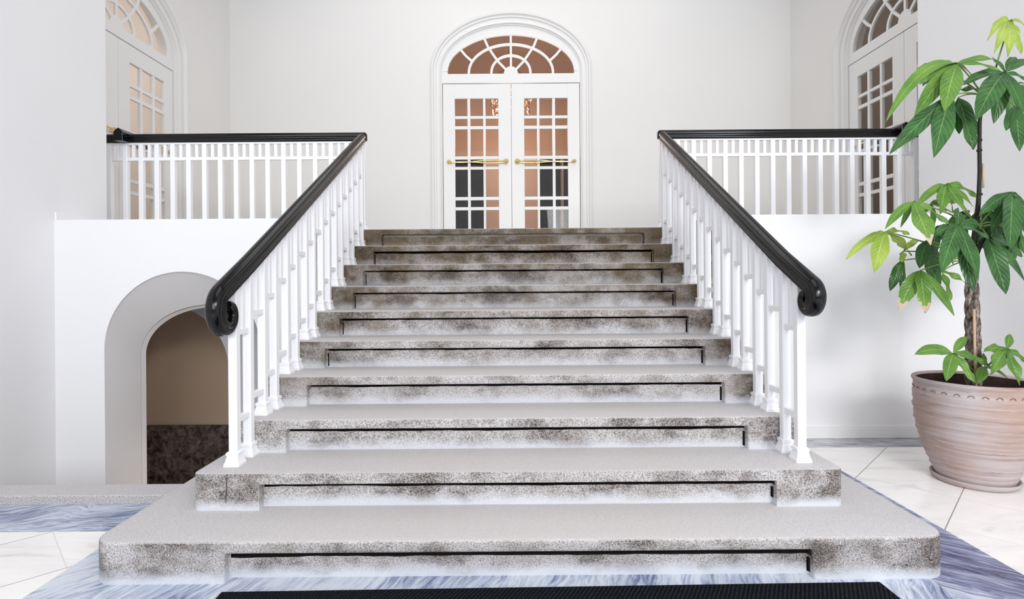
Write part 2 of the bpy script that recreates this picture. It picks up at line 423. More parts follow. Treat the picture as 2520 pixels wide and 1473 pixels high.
# passage beyond the arch
pw = MB(); arch_wall(pw, -NX, -1.47, LOW, 1.5, 5.20, 5.26, -3.25, .57, .34, .62, 40)
struct(pw.build('wall_passage_front', M['greyplaster'], auto=30), 'grey passage wall with an arch seen through the left opening', 'wall')
pb = MB().box(-NX, -1.47, 5.75, 5.85, LOW, 1.5).box(-NX-.1, -NX, 4.5, 5.85, LOW, 1.5).box(-1.52, -1.47, 4.47, 5.2, LOW, 1.5)
struct(pb.build('wall_passage_back', M['passage']), 'dim tan plaster wall at the end of the arched passage', 'wall')
dd = MB().box(-NX, -1.47, 5.735, 5.75, LOW, -.30).box(-2.68, -1.52, 5.185, 5.20, LOW, -.185)
struct(dd.build('trim_2', M['dado']), 'dark speckled stone dado low on the passage wall behind the arch', 'dado')
l = bpy.data.lights.new('passage_fill_light', 'POINT'); l.energy = 9; l.color = (1, .90, .80); l.shadow_soft_size = .15  # unseen fill, added low so the passage wall brightens towards its foot
lo = bpy.data.objects.new('passage_fill_light', l); C.objects.link(lo); lo.location = (-2.3, 4.95, -.75)

# hall side walls, landing, landing walls
TOP = 5.6
for sgn, nm in ((-1, 'left'), (1, 'right')):
    w = MB(); x0, x1 = sorted((sgn*HX, sgn*(HX+.25)))
    w.box(x0, x1, -3.5, HCY, LOW if sgn < 0 else 0, TOP)
    x0, x1 = sorted((sgn*(HX+.25), sgn*(NX+.3))); w.box(x0, x1, HCY-.25, HCY, LAND, TOP)
    struct(w.build('wall_'+nm, M['wall'], bevel=.008), 'plain white hall wall at the %s edge of the picture' % nm, 'wall')
struct(MB().box(-NX, NX, PODY+.02 if 0 else 4.9, BY+5.5, LAND-.12, LAND).box(-NX, -1.47, PODY+.35, 4.9, LAND-.12, LAND).box(1.47, NX, PODY+.30, 4.9, LAND-.12, LAND)
       .build('floor_landing', M['floor_land']), 'pale stone landing floor at the head of the stairs', 'floor')
struct(MB().box(-HX, -HX+.015, PODY, HCY, KERB, KERB+.06).build('baseboard_left', M['joinery'], bevel=.003), 'short white skirting on the left wall above the podium', 'skirting board')
bw = MB(); arch_wall(bw, -NX-.3, NX+.3, LAND-.2, TOP, BY, BY+.28, 0.01, 1.09, LAND+2.60, .757, 48, LAND)
struct(bw.build('wall_back', M['wall_warm'], auto=30), 'white back wall of the landing around the central arched doorway', 'wall')
DY = 5.81
SXS, SZS = .943, .88
for sgn, nm in ((-1, 'left'), (1, 'right')):
    w = MB(); arch_wall(w, HCY, BY, LAND-.2, TOP, 0, .28, DY, 1.09*SXS, LAND+2.60*SZS, .757*SZS, 48, LAND)
    w.v = [((sgn*(NX+y)), x, z) for x, y, z in w.v]
    struct(w.build('wall_landing_'+nm, M['wall_warm'], auto=30), 'white %s side wall of the landing around its arched glazed door' % nm, 'wall')

# rooms behind the doors
def room(name, x0, x1, y0, y1, z0, z1, mat, label, skip):
    r = MB(); t = .1
    if 'y0' not in skip: r.box(x0-t, x1+t, y0-t, y0, z0, z1)
    if 'y1' not in skip: r.box(x0-t, x1+t, y1, y1+t, z0, z1)
    if 'x0' not in skip: r.box(x0-t, x0, y0, y1, z0, z1)
    if 'x1' not in skip: r.box(x1, x1+t, y0, y1, z0, z1)
    r.box(x0-t, x1+t, y0-(0 if 'y0' in skip else t), y1+t, z1, z1+t)
    return struct(r.build(name, mat), label, 'wall')
room('wall_salon', -3.4, 3.4, BY+.28, 11.5, LAND, 6.5, M['tan'], 'tan walls of the room seen through the central doors', ('y0',))
room('wall_room_left', -8.4, -NX-.28, HCY-.6, BY+.2, LAND, 5.4, M['pale_tan'], 'pale tan room seen through the left side doors', ('x1',))
room('wall_room_right', NX+.28, 8.4, HCY-.6, BY+.2, LAND, 5.4, M['taupe'], 'taupe room seen through the right side doors', ('x0',))
struct(MB().box(-8.4, -NX-.28, HCY-.6, BY+.2, LAND-.1, LAND).build('floor_room_left', M['floor_land']), 'stone floor of the room behind the left doors', 'floor')
struct(MB().box(NX+.28, 8.4, HCY-.6, BY+.2, LAND-.1, LAND).build('floor_room_right', M['floor_land']), 'stone floor of the room behind the right doors', 'floor')
for nm, loc, e, colr in (('left_room_fill', (-6.0, 6.2, 4.6), 88, (1, .95, .90)), ('right_room_fill', (6.0, 6.2, 4.6), 30, (1, .92, .84))):  # unseen fills, added to light the closed side rooms
    l = bpy.data.lights.new(nm, 'POINT'); l.energy = e; l.color = colr; l.shadow_soft_size = .3
    o = bpy.data.objects.new(nm, l); C.objects.link(o); o.location = loc

# ------------------------------------------------------------------ glazed doors
def ell(cx, hw, zs, rise, a0, a1, n): return [(cx+hw*math.cos(a0+(a1-a0)*i/n), zs+rise*math.sin(a0+(a1-a0)*i/n)) for i in range(n+1)]
def ribbon(mb, pts, w, y0, y1):
    """flat bar of width w following pts (x,z), between depths y0 and y1"""
    rings = []
    for i, p in enumerate(pts):
        a, b = pts[max(i-1,0)], pts[min(i+1,len(pts)-1)]
        tx, tz = b[0]-a[0], b[1]-a[1]; l = math.hypot(tx, tz) or 1; nx, nz = -tz/l*w/2, tx/l*w/2
        rings.append([(p[0]+nx,y0,p[1]+nz),(p[0]-nx,y0,p[1]-nz),(p[0]-nx*.9,y1,p[1]-nz*.9),(p[0]+nx*.9,y1,p[1]+nz*.9)])
    mb.loft(rings)
def make_leaf(root, sgn):
    """one door leaf; x measured from the hinge edge towards the meeting edge"""
    Wd, Hd = .985, 2.42
    cols = [(.176,.359),(.400,.588),(.623,.811)]
    rows = [(.218,.470),(.512,.617),(.665,1.058),(1.105,1.211),(1.252,1.652),(1.700,1.800),(1.846,2.165)]
    X = lambda u: sgn*(1.0-u)              # hinge at +-1.0
    m = MB()
    def bx(u0, u1, d0, d1, y0, y1):
        a, b = sorted((X(u0), X(u1))); m.box(a, b, y0, y1, Hd-d1, Hd-d0)
    gap = .004
    bx(gap, cols[0][0], .004, Hd, .07, .115); bx(cols[2][1], Wd+.012, .004, Hd, .07, .115)
    bx(cols[0][0], cols[2][1], .004, rows[0][0], .07, .115); bx(cols[0][0], cols[2][1], rows[-1][1], Hd-.003, .07, .115)
    for a, b in zip(cols[:-1], cols[1:]): bx(a[1], b[0], rows[0][0], rows[-1][1], .074, .111)
    for a, b in zip(rows[:-1], rows[1:]): bx(cols[0][0], cols[2][1], a[1], b[0], .076, .109)
    leaf = m.build('door_leaf', M['joinery'], root, bevel=.003, seg=1)
    g = MB(); a, b = sorted((X(cols[0][0]-.005), X(cols[2][1]+.005))); g.box(a, b, .090, .094, Hd-rows[-1][1]-.005, Hd-rows[0][0]+.005)
    g.build('leaf_glass', M['glass'], leaf)
    p = MB(); zc = 1.273
    u0, u1 = .09, .915
    for (za, zb, ya, yb) in ((.0, .012, .03, .02), (-.012, -.008, .025, .032)):
        p.tube([(X(u0+(u1-u0)*t), .07-.035+(.006*math.sin(t*9)), zc+za+(zb-za)*t+.012*math.sin(t*math.pi*2)*(1 if za < 0 else -1)) for t in [i/16 for i in range(17)]], .0085, 8)
    for u in (u0-.01, u1): p.lathe_y = None
    for u, r in ((u0-.005, .030), (u1, .040)):
        prof = [(0.0001, .014), (r*.35, .016), (r*.45, .03), (r*.6, .034), (r, .05), (r*1.05, .066), (r, .07)]
        rings = [[(X(u)+rr*math.cos(2*math.pi*i/20), yy, zc+.006+rr*math.sin(2*math.pi*i/20)) for i in range(20)] for rr, yy in prof]
        p.loft(rings)
    for u in (u0+.02, u1-.04): p.tube([(X(u), .07, zc), (X(u), .03, zc)], .007, 8)
    p.build('push_bar', M['brass'], leaf, smooth=True)
    return leaf
def make_door(name, loc, rz, label, sx=1.0, sz=1.0):
    root = empty(name, loc, rz); root.scale = (sx, 1, sz); struct(root, label, 'door')
    ZS = 2.60
    # moulded architrave swept round the arch: (t across, depth)
    prof = [(0, .12), (0, .055), (.06, .05), (.10, .02), (.14, .018), (.18, .03), (.30, .035), (.50, .025), (.62, .008), (.66, -.012), (.72, -.03), (.80, -.036), (.88, -.03), (.92, -.018), (.95, -.016), (1.0, -.012), (1.0, .02)]
    n = 48; rings = []
    def path(t):
        hw = 1.005+(1.175-1.005)*t; rise = .665+(.85-.665)*t
        return [(hw, 0), (hw, ZS*.5)] + ell(0, hw, ZS, rise, 0, math.pi, n) + [(-hw, ZS*.5), (-hw, 0)]
    cols = [path(t) for t, d in prof]
    for i in range(len(cols[0])): rings.append([(cols[j][i][0], prof[j][1], cols[j][i][1]) for j in range(len(prof))])
    tr = MB(); tr.loft(rings, closed=False); tr.build('architrave', M['joinery'], root, auto=28)
    # fanlight
    fan = MB(); GB, GH, GR = 2.565, .923, .568
    outer = ell(0, 1.012, ZS, .672, 0, math.pi, 48); inner = ell(0, GH, GB+.03, GR-.03, 0, math.pi, 48)
    rings = [[(o[0],.075,o[1]),(i_[0],.075,i_[1]),(i_[0],.115,i_[1]),(o[0],.115,o[1])] for o, i_ in zip(outer, inner)]
    fan.loft(rings)
    fan.box(-1.012, 1.012, .075, .115, 2.425, GB); 
    fan.box(-1.012, -GH, .075, .115, GB, ZS); fan.box(GH, 1.012, .075, .115, GB, ZS)
    fan.box(-1.012, 1.012, .066, .075, 2.425, 2.475)
    Z = GB
    def e(hw, r): return [(hw, Z-.0)] + ell(0, hw, Z+.02, r-.02, 0, math.pi, 32) + [(-hw, Z)]
    ribbon(fan, e(.615, .432), .036, .080, .108); ribbon(fan, e(.285, .268), .036, .081, .107)
    ribbon(fan, [(0, Z+.05), (0, Z+GR+.01)], .034, .082, .106)
    for s_ in (-1, 1):
        ribbon(fan, [(s_*.07, Z+.06), (s_*.19, Z+.185), (s_*.27, Z+.30), (s_*.335, Z+.40), (s_*.395, Z+.54)], .034, .083, .105)
        ribbon(fan, [(s_*.565, Z+.185), (s_*.66, Z+.27), (s_*.735, Z+.36)], .034, .083, .105)
    hub = ell(0, .105, Z-.01, .12, 0, math.pi, 20); fan.add([(x,.078,z) for x,z in hub]+[(x,.11,z) for x,z in hub], [tuple(range(21)), tuple(range(41,20,-1))]+[(i,i+1,22+i,21+i) for i in range(20)])
    fo = fan.build('fanlight', M['joinery'], root, auto=30)
    g = MB(); pe = ell(0, GH+.01, GB-.005, GR+.02, 0, math.pi, 40)
    k = len(pe); g.add([(x,.090,z) for x,z in pe]+[(x,.094,z) for x,z in pe], [tuple(range(k)), tuple(range(2*k-1,k-1,-1))]+[(i,i+1,k+i+1,k+i) for i in range(k-1)]+[(k-1,0,k,2*k-1)])
    g.build('fanlight_glass', M['glass'], fo)
    make_leaf(root, -1); make_leaf(root, 1)
    return root
make_door('door_1', (0.008, BY, LAND), 0, 'central white double glazed doors with arched fanlight above the stairs')
make_door('door_2', (-NX, DY, LAND), math.pi/2, 'left side white glazed double doors with arched fanlight, cut by left wall', SXS, SZS)
make_door('door_3', (NX, DY, LAND), -math.pi/2, 'right side white glazed double doors with arched fanlight, behind the tree', SXS, SZS)

# black doors on the far wall of the room and its chandelier
def dark_door(name, x0, x1, label):
    m = MB(); y = 11.5; m.box(x0, x1, y-.05, y, LAND, 3.74)
    w = x1-x0
    for za, zb in ((LAND+.12, LAND+.5), (LAND+.6, LAND+1.15), (LAND+1.25, 3.62)):
        m.box(x0+w*.12, x1-w*.12, y-.062, y-.05, za, zb)
    struct(m.build(name, M['dark_wood'], bevel=.006), label, 'door')
dark_door('door_4', -1.15, -.55, 'tall black panelled door seen through the left leaf of the central doors')
dark_door('door_5', .595, 1.035, 'tall black panelled door seen through the middle of the right central leaf')
dark_door('door_6', 1.10, 1.60, 'black door beyond the pale strip, seen at outer right central panes')

ch = empty('chandelier', (0.0, 10.0, 4.2)); tag(ch, 'crystal chandelier hanging in the tan room behind the central doors', 'chandelier')
MB().tube([(0,0,.55), (0,0,2.3)], .015, 8).lathe([(.05,2.2),(.09,2.24),(.09,2.3)], n=16).build('chain', M['dark_wood'], ch, smooth=True)
fr = MB()
for r, z in ((.44,.42),(.30,.62)):
    fr.tube([(r*math.cos(a), r*math.sin(a), z) for a in [i*math.pi/16 for i in range(33)]], .012, 6)
for i in range(8):
    a = i*math.pi/4; fr.tube([(0,0,.8),(.2*math.cos(a),.2*math.sin(a),.72),(.30*math.cos(a),.30*math.sin(a),.62),(.44*math.cos(a),.44*math.sin(a),.42)], .009, 6)
fr.build('chandelier_frame', M['brass'], ch, smooth=True)
cr = MB()
rr = random.Random(3)
for i in range(420):
    a = rr.random()*2*math.pi; q = rr.random(); r = .46*(.45+.55*rr.random())*(1-.25*q); z = .48-.48*q
    s_ = .014+.014*rr.random(); x, y = r*math.cos(a), r*math.sin(a)
    cr.add([(x+s_,y,z),(x,y+s_,z),(x-s_,y,z),(x,y-s_,z),(x,y,z+1.4*s_),(x,y,z-2*s_)], [(0,1,4),(1,2,4),(2,3,4),(3,0,4),(1,0,5),(2,1,5),(3,2,5),(0,3,5)])
tag(cr.build('crystal_drops', M['crystal'], ch), kind='stuff')
for i in range(8):
    a = i*math.pi/4+.2; x, y = .38*math.cos(a), .38*math.sin(a)
    bo = MB().lathe([(.004,.24),(.018,.27),(.021,.30),(.010,.36),(.001,.38)], x, y, 10).build('bulb', M['bulb'], ch, smooth=True)
l = bpy.data.lights.new('chandelier_light', 'POINT'); l.energy = 66; l.color = (1, .84, .72); l.shadow_soft_size = .4
lo = bpy.data.objects.new('chandelier_light', l); C.objects.link(lo); lo.location = (0, 10.0, 3.9)

# ------------------------------------------------------------------ staircase
stair = empty('stone_staircase', (0, yk(1), 0)); tag(stair, 'wide speckled grey granite staircase of ten steps with recessed risers', 'staircase')
def inv(p): return Matrix.Translation(-Vector(p.location))
def rounded_front(hw, y0, y1, r, n=8):
    p = [(hw, y1), (-hw, y1)]
    p += [(-hw+r-r*math.cos(a), y0+r-r*math.sin(a)) for a in [math.pi/2*i/n for i in range(n+1)]]
    p += [(hw-r+r*math.sin(a), y0+r-r*math.cos(a)) for a in [math.pi/2*i/n for i in range(n+1)]]
    return p
dg = None
for k in range(1, 11):
    hw = 1.69 if k == 1 else 1.447 if k == 2 else 1.417
    y0 = yk(k); y1 = PODY-.002 if k <= 2 else (yk(k+1)+.09 if k < 10 else 4.905)
    r = .10 if k == 1 else .035 if k == 2 else .02
    top, bot = k*RISE, (k-1)*RISE-(.03 if k > 1 else .01)
    if k <= 2: bot = (k-1)*RISE-.01
    oy = yk(1)
    m = MB().prism([(x, y-oy) for x, y in rounded_front(hw, y0, y1, r)], bot, top)
    o = m.build('stair_step', M['granite'], stair)
    cut = MB(); rw = 1.152
    cut.box(-rw+random.uniform(-.006,.006), rw+random.uniform(-.006,.006), y0-oy-.2, y0-oy+.047, bot-.2, top-.30*RISE)
    co = cut.build('cutter', M['granite'])
    bo = o.modifiers.new('recess', 'BOOLEAN'); bo.operation = 'DIFFERENCE'; bo.object = co; bo.solver = 'EXACT'
    if k == 2:
        c2 = MB().add([(-1.302,y0-oy-.01,.195),(-1.297,y0-oy-.01,.195),(-1.297,y0-oy+.012,.195),(-1.302,y0-oy+.012,.195),
                       (-1.296,y0-oy-.01,.31),(-1.290,y0-oy-.01,.31),(-1.290,y0-oy+.012,.31),(-1.296,y0-oy+.012,.31)],
                      [(0,3,2,1),(4,5,6,7),(0,1,5,4),(1,2,6,5),(2,3,7,6),(3,0,4,7)])
        cc = MB(); cc.v = [(-1.302,y0-oy-.01,.195),(-1.297,y0-oy-.01,.195),(-1.297,y0-oy+.012,.195),(-1.302,y0-oy+.012,.195),
                       (-1.296,y0-oy-.01,.31),(-1.290,y0-oy-.01,.31),(-1.290,y0-oy+.012,.31),(-1.296,y0-oy+.012,.31)]
        cc.f = [(0,3,2,1),(4,5,6,7),(0,1,5,4),(1,2,6,5),(2,3,7,6),(3,0,4,7)]; cc.m = [0]*6
        co2 = cc.build('cutter', M['granite'])
        b2 = o.modifiers.new('crack', 'BOOLEAN'); b2.operation = 'DIFFERENCE'; b2.object = co2; b2.solver = 'EXACT'
    co.location = stair.location
    if k == 2: co2.location = stair.location
    bv = o.modifiers.new('bevel', 'BEVEL'); bv.width = .012 if k < 3 else .010; bv.segments = 3; bv.limit_method = 'ANGLE'; bv.angle_limit = math.radians(40)
    # dark-coloured groove drawing the shadow line under the lip, height set from the eye
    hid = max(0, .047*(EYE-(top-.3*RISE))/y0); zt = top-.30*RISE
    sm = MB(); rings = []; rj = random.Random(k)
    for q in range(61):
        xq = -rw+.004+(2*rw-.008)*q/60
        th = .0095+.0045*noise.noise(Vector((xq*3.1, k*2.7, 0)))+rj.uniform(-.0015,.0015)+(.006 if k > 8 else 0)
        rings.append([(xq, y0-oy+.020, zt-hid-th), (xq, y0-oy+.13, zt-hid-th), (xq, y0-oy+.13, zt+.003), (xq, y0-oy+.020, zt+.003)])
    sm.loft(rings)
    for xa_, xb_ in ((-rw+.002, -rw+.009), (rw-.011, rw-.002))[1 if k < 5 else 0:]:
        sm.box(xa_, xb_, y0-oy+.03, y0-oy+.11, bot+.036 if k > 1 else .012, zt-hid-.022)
    slot = sm.build('cutter', M['dark_line']); slot.location = stair.location
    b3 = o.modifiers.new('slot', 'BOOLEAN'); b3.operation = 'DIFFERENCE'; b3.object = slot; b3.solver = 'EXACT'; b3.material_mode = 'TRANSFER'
    bpy.context.view_layer.update(); dg = bpy.context.evaluated_depsgraph_get()
    me = bpy.data.meshes.new_from_object(o.evaluated_get(dg)); o.modifiers.clear(); o.data = me; me.name = 'stair_step'
    bpy.data.objects.remove(co); bpy.data.objects.remove(slot)
    if k == 2: bpy.data.objects.remove(co2)
    me.polygons.foreach_set('use_smooth', [True]*len(me.polygons)); me.set_sharp_from_angle(angle=math.radians(35))
for s_ in (-1, 1):
    a, b = sorted((s_*1.410, s_*1.46)); m = MB().box(a, b, PODY-.01-yk(1), 4.9-yk(1), .2, LAND-.003)
    m.build('cheek_wall', M['granite'], stair, bevel=.004)

# ------------------------------------------------------------------ railings
SL = RISE/GO; TH = math.atan(SL)
BALY = 4.88; RX = 1.318
RH, RW = .080, .066
def railc(Y): return LAND + .818 + SL*(Y-BALY)          # centre line of the sloping rail
PROF = [(-.020,-.040),(.020,-.040),(.031,-.034),(.033,-.022),(.028,-.014),(.026,-.006),(.030,-.001),(.033,.008),(.033,.018),(.029,.029),(.020,.037),(.009,.040),(-.009,.040),(-.020,.037),(-.029,.029),(-.033,.018),(-.033,.008),(-.030,-.001),(-.026,-.006),(-.028,-.014),(-.033,-.022),(-.031,-.034)]
def stair_rail(sgn):
    """handrail of the flight: straight run, then a scroll curling down and under"""
    cy_, cz, r_of = (2.500, 1.040, (.100, .088, .072, .048, .028)) if sgn < 0 else (2.490, 1.084, (.064, .058, .047, .033, .020))
    pts = [(BALY-.036, railc(BALY-.036), 1.0), (4.2, railc(4.2), 1.0), (3.4, railc(3.4), 1.0), (2.72, railc(2.72), 1.0)]
    a0 = math.radians(90)+TH; angs = [a0, math.pi, 1.5*math.pi, 2*math.pi, 2.42*math.pi]
    N_ = 40
    for i in range(N_+1):
        a = a0+(angs[-1]-a0)*i/N_
        j = max(q for q in range(4) if angs[q] <= a+1e-9); u = (a-angs[j])/(angs[j+1]-angs[j]); r = r_of[j]+(r_of[j+1]-r_of[j])*u
        sc = 1.0 - (.42 if sgn < 0 else .40)*max(0, (i/N_-.15)/.85)
        pts.append((cy_+r*math.cos(a), cz+r*math.sin(a), sc))
    rings = []
    for i, (y, z, sc) in enumerate(pts):
        a, b = pts[max(i-1,0)], pts[min(i+1,len(pts)-1)]
        ty, tz = b[0]-a[0], b[1]-a[1]; l_ = math.hypot(ty, tz); ny, nz = tz/l_, -ty/l_     # points up on the run
        rings.append([(sgn*RX + px*(sc*.5+.5), y+ny*pz*sc, z+nz*pz*sc) for px, pz in PROF])
    m = MB(); m.loft(rings); return m
def post_mesh(h, w=.040):
    return MB().box(-w/2, w/2, -w/2, w/2, 0, h)
def foot_mesh():
    m = MB(); m.loft([[(-a,-a,z),(a,-a,z),(a,a,z),(-a,a,z)] for a, z in ((.036,0),(.036,.010),(.031,.022),(.027,.040),(.0245,.046),(.0285,.049),(.0285,.062),(.0225,.066))]); return m
LABS = {-1: ('left', 'black scrolled handrail on white steel balusters along the left side of the stairs'),
        1: ('right', 'black scrolled handrail on white steel balusters along the right side of the stairs')}
for sgn in (-1, 1):
    root = empty('stair_railing', (0, 0, 0)); root.location = (sgn*RX, 2.57, 2*RISE)
    base = Vector(root.location)
    tag(root, LABS[sgn][1], 'railing')
    rm = stair_rail(sgn); rm.v = [tuple(Vector(v)-base) for v in rm.v]
    rm.build('handrail', M['black'], root, auto=50)
    ys = []
    for k in range(2, 10): ys += [(yk(k)+.42*GO, k), (yk(k)+.885*GO, k)]
    rb = lambda Y: railc(Y)-.044
    proto = {}
    for i, (Y, k) in enumerate(ys):
        typ = i % 2
        if typ not in proto:
            b = post_mesh(rb(Y)-k*RISE+.012).build('baluster', M['rail_white'], root, bevel=.003, seg=1)
            foot_mesh().build('baluster_foot', M['rail_white'], b)
            proto[typ] = b; o = b
        else: o = copy_tree(proto[typ], root)
        o.location = Vector((sgn*RX, Y, k*RISE)) - base
    sp = cb = None
    ys2 = [y for y, k in ys] + [BALY]
    for i, (Y, Yn) in enumerate(zip(ys2[:-1], ys2[1:])):
        Ym = (Y+Yn)/2; L = Yn-Y-.040
        zu = railc(Ym)-.285; zl = .535+SL*(Ym-2.65)
        if sp is None:
            sp = MB().box(-.013,.013,-.013,.013,0,.285-.044+.006).build('spindle', M['rail_white'], root, bevel=.002, seg=1); o = sp
        else: o = sp.copy(); C.objects.link(o)
        o.location = Vector((sgn*RX, Ym, zu)) - base
        for z in (zu, zl):
            if cb is None or abs(L-cb[1]) > .004:
                c = MB().box(-.014,.014,-L/2-.002,L/2+.002,-.014,.014).build('crossbar', M['rail_white'], root, bevel=.002, seg=1); cb = (c, L)
            else: c = cb[0].copy(); C.objects.link(c)
            c.location = Vector((sgn*RX, Ym, z)) - base
# landing balustrades
LB = {-1: 'white balustrade with level black rail on the landing left of the stairs', 1: 'white balustrade with level black rail on the landing right of the stairs'}
for sgn in (-1, 1):
    root = empty('landing_balustrade', (sgn*2.4, BALY, LAND)); base = Vector(root.location)
    tag(root, LB[sgn], 'balustrade')
    zc = .818; xa, xb = sgn*(RX-.026), sgn*3.72
    m = MB(); rings = []
    for x, sc in ((xa-sgn*.010, .55), (xa-sgn*.004, .85), (xa+sgn*.006, 1), (xb, 1)):
        rings.append([(x-base.x, px*sc, zc+pz*sc) for px, pz in PROF])
    m.loft(rings); m.build('handrail', M['black'], root, auto=50)
    a, b = sorted((sgn*RX-base.x, xb-base.x))
    MB().box(a, b, -.018, .018, zc-.056, zc-.040).build('top_rail', M['rail_white'], root, bevel=.002, seg=1)
    MB().box(a, b, -.014, .014, .622, .650).build('mid_rail', M['rail_white'], root, bevel=.002, seg=1)
    # gabled block of the return rail sitting over the level rail near the wall
    bx_ = sgn*3.405-base.x; blk = MB()
    pent = [(-.040,-.040),(.040,-.040),(.040,.035),(.0,.072),(-.040,.040)]
    blk.loft([[(bx_+px, y, zc+pz+dz) for px, pz in pent] for y, dz in ((-.11, 0), (.24, 0.0))])
    blk.build('rail_end_block', M['black'], root, bevel=.004)
    pr_ = None
    for n_ in range(0, 18):
        x = sgn*(RX+.1395*n_)-base.x
        if pr_ is None:
            pr_ = post_mesh(zc-.056, .040).build('baluster', M['rail_white'], root, bevel=.003, seg=1); foot_mesh().build('baluster_foot', M['rail_white'], pr_); o = pr_
        else: o = copy_tree(pr_, root)
        o.location = (x, 0, 0)
    sp = None
    for n_ in range(0, 17):
        x = sgn*(RX+.1395*(n_+.5))-base.x
        if sp is None: sp = MB().box(-.013,.013,-.012,.012,0,zc-.056-.650).build('spindle', M['rail_white'], root, bevel=.002, seg=1); o = sp
        else: o = sp.copy(); C.objects.link(o)
        o.location = (x, 0, .650)

# ------------------------------------------------------------------ mat, pot, tree
mt = MB(); c_, s_ = math.cos(.0143), math.sin(.0143)
mt.prism([(x*c_-y*s_+.126, x*s_+y*c_+2.10) for x, y in ((-1.252,-.9),(1.252,-.9),(1.252,0),(-1.252,0))], .0, .012)
tag(mt.build('doormat', M['mat'], bevel=.004), 'black ribbed rubber doormat on the floor before the first step', 'mat')

PX, PY = 2.643, 3.191
tag(MB().lathe([(.185,0),(.196,.006),(.207,.020),(.209,.030),(.205,.036),(.197,.033),(.191,.022),(.0001,.020)], 0, 0, 64).build('plant_saucer', M['terra'], smooth=True, loc=(PX,PY,0)),
    'round terracotta saucer under the big plant pot', 'saucer')
tree = empty('potted_money_tree', (PX, PY, .0205)); tag(tree, 'tall braided money tree in a large weathered terracotta pot beside the stairs', 'potted plant')
tb = Vector(tree.location)
prof = [(.0001,0),(.182,0)]
ctrl = [(.0,.183),(.03,.189),(.05,.197),(.10,.219),(.15,.237),(.20,.253),(.27,.270),(.33,.280),(.40,.285),(.46,.286),(.52,.285),(.575,.288)]
def rad(z):
    for (a, ra), (b, rb_) in zip(ctrl[:-1], ctrl[1:]):
        if z <= b: return ra+(rb_-ra)*(z-a)/(b-a)
    return ctrl[-1][1]
z = .008
while z < .50:
    ph = (z/.030) % 1.0
    prof.append((rad(z)+.0055*(((z/.037+.25*math.sin(z*23)) % 1.0)**1.6)-.002*math.sin(z*91), z)); z += .0055
prof += [(.284,.505),(.285,.53),(.284,.540),(.288,.544),(.292,.549),(.294,.557),(.292,.566),(.285,.570),(.276,.566),(.270,.555),(.267,.50),(.263,.43)]
pot = MB().lathe(prof, 0, 0, 96, caps=False)
for i in range(30):                                # incised arcs below the rim
    a = 2*math.pi*i/30
    pot.tube([(( .2862)*math.cos(a+d), (.2862)*math.sin(a+d), .495+.020*(1-((d-.02)/.07)**2)-.012*(d/.07)) for d in [-.05+.1*q/6 for q in range(7)]], .0022, 5, 1)
potc = pot.build('pot', [M['terra'], M['terra_dark'], M['soil']], tree, smooth=True)
for p in potc.data.polygons:                       # inside stained by the soil
    if p.center.z > .44 and math.hypot(p.center.x, p.center.y) < .269: p.material_index = 2
MB().lathe([(.0001,.446),(.12,.448),(.22,.440),(.262,.435)], 0, 0, 48, caps=False).build('soil', M['soil'], tree, smooth=True)
# braided trunk
def atl(x, y, Y): return at(x, y, Y) - tb
tr0, tr1 = atl(2397, 945, PY), atl(2390, 655, PY)
trunk = MB()
for s in range(4):
    pts = []; rads = []
    for i in range(41):
        t = i/40; p = tr0.lerp(tr1, t); a = s*math.pi/2+t*11.0; rr_ = .024*(1-.25*t)
        pts.append((p.x+rr_*math.cos(a), p.y+rr_*math.sin(a), p.z)); rads.append(.021*(1-.3*t))
    trunk.tube(pts, rads, 9)
trunk.build('trunk', M['bark'], tree, smooth=True)
st = MB()
stem_px = [(2390,660),(2396,600),(2404,540),(2409,480),(2411,420),(2410,360),(2411,300),(2418,240),(2440,205)]
st.tube([atl(x, y, PY) for x, y in stem_px], [.017,.016,.014,.011,.0105,.010,.0095,.008,.006], 8)
for x, y in ((2411,478),(2410,345),(2410,370)): p = atl(x, y, PY); st.tube([p-Vector((0,0,.006)), p+Vector((0,0,.006))], .0135, 8)
for pp in ([(2392,650),(2378,620),(2364,590)],[(2398,640),(2412,600),(2430,575)]):
    st.tube([atl(x, y, PY-.02) for x, y in pp], [.015,.012,.008], 8)
st.build('stem', M['stem'], tree, smooth=True)
MB().tube([atl(2402,950,PY-.06), atl(2399,860,PY-.055), atl(2397,760,PY-.045)], .0065, 8).build('stake', M['stake'], tree, smooth=True)
MB().tube([atl(2420,462,PY-.01), atl(2420,402,PY-.01)], .005, 6).build('tie_stick', M['stake'], tree, smooth=True)

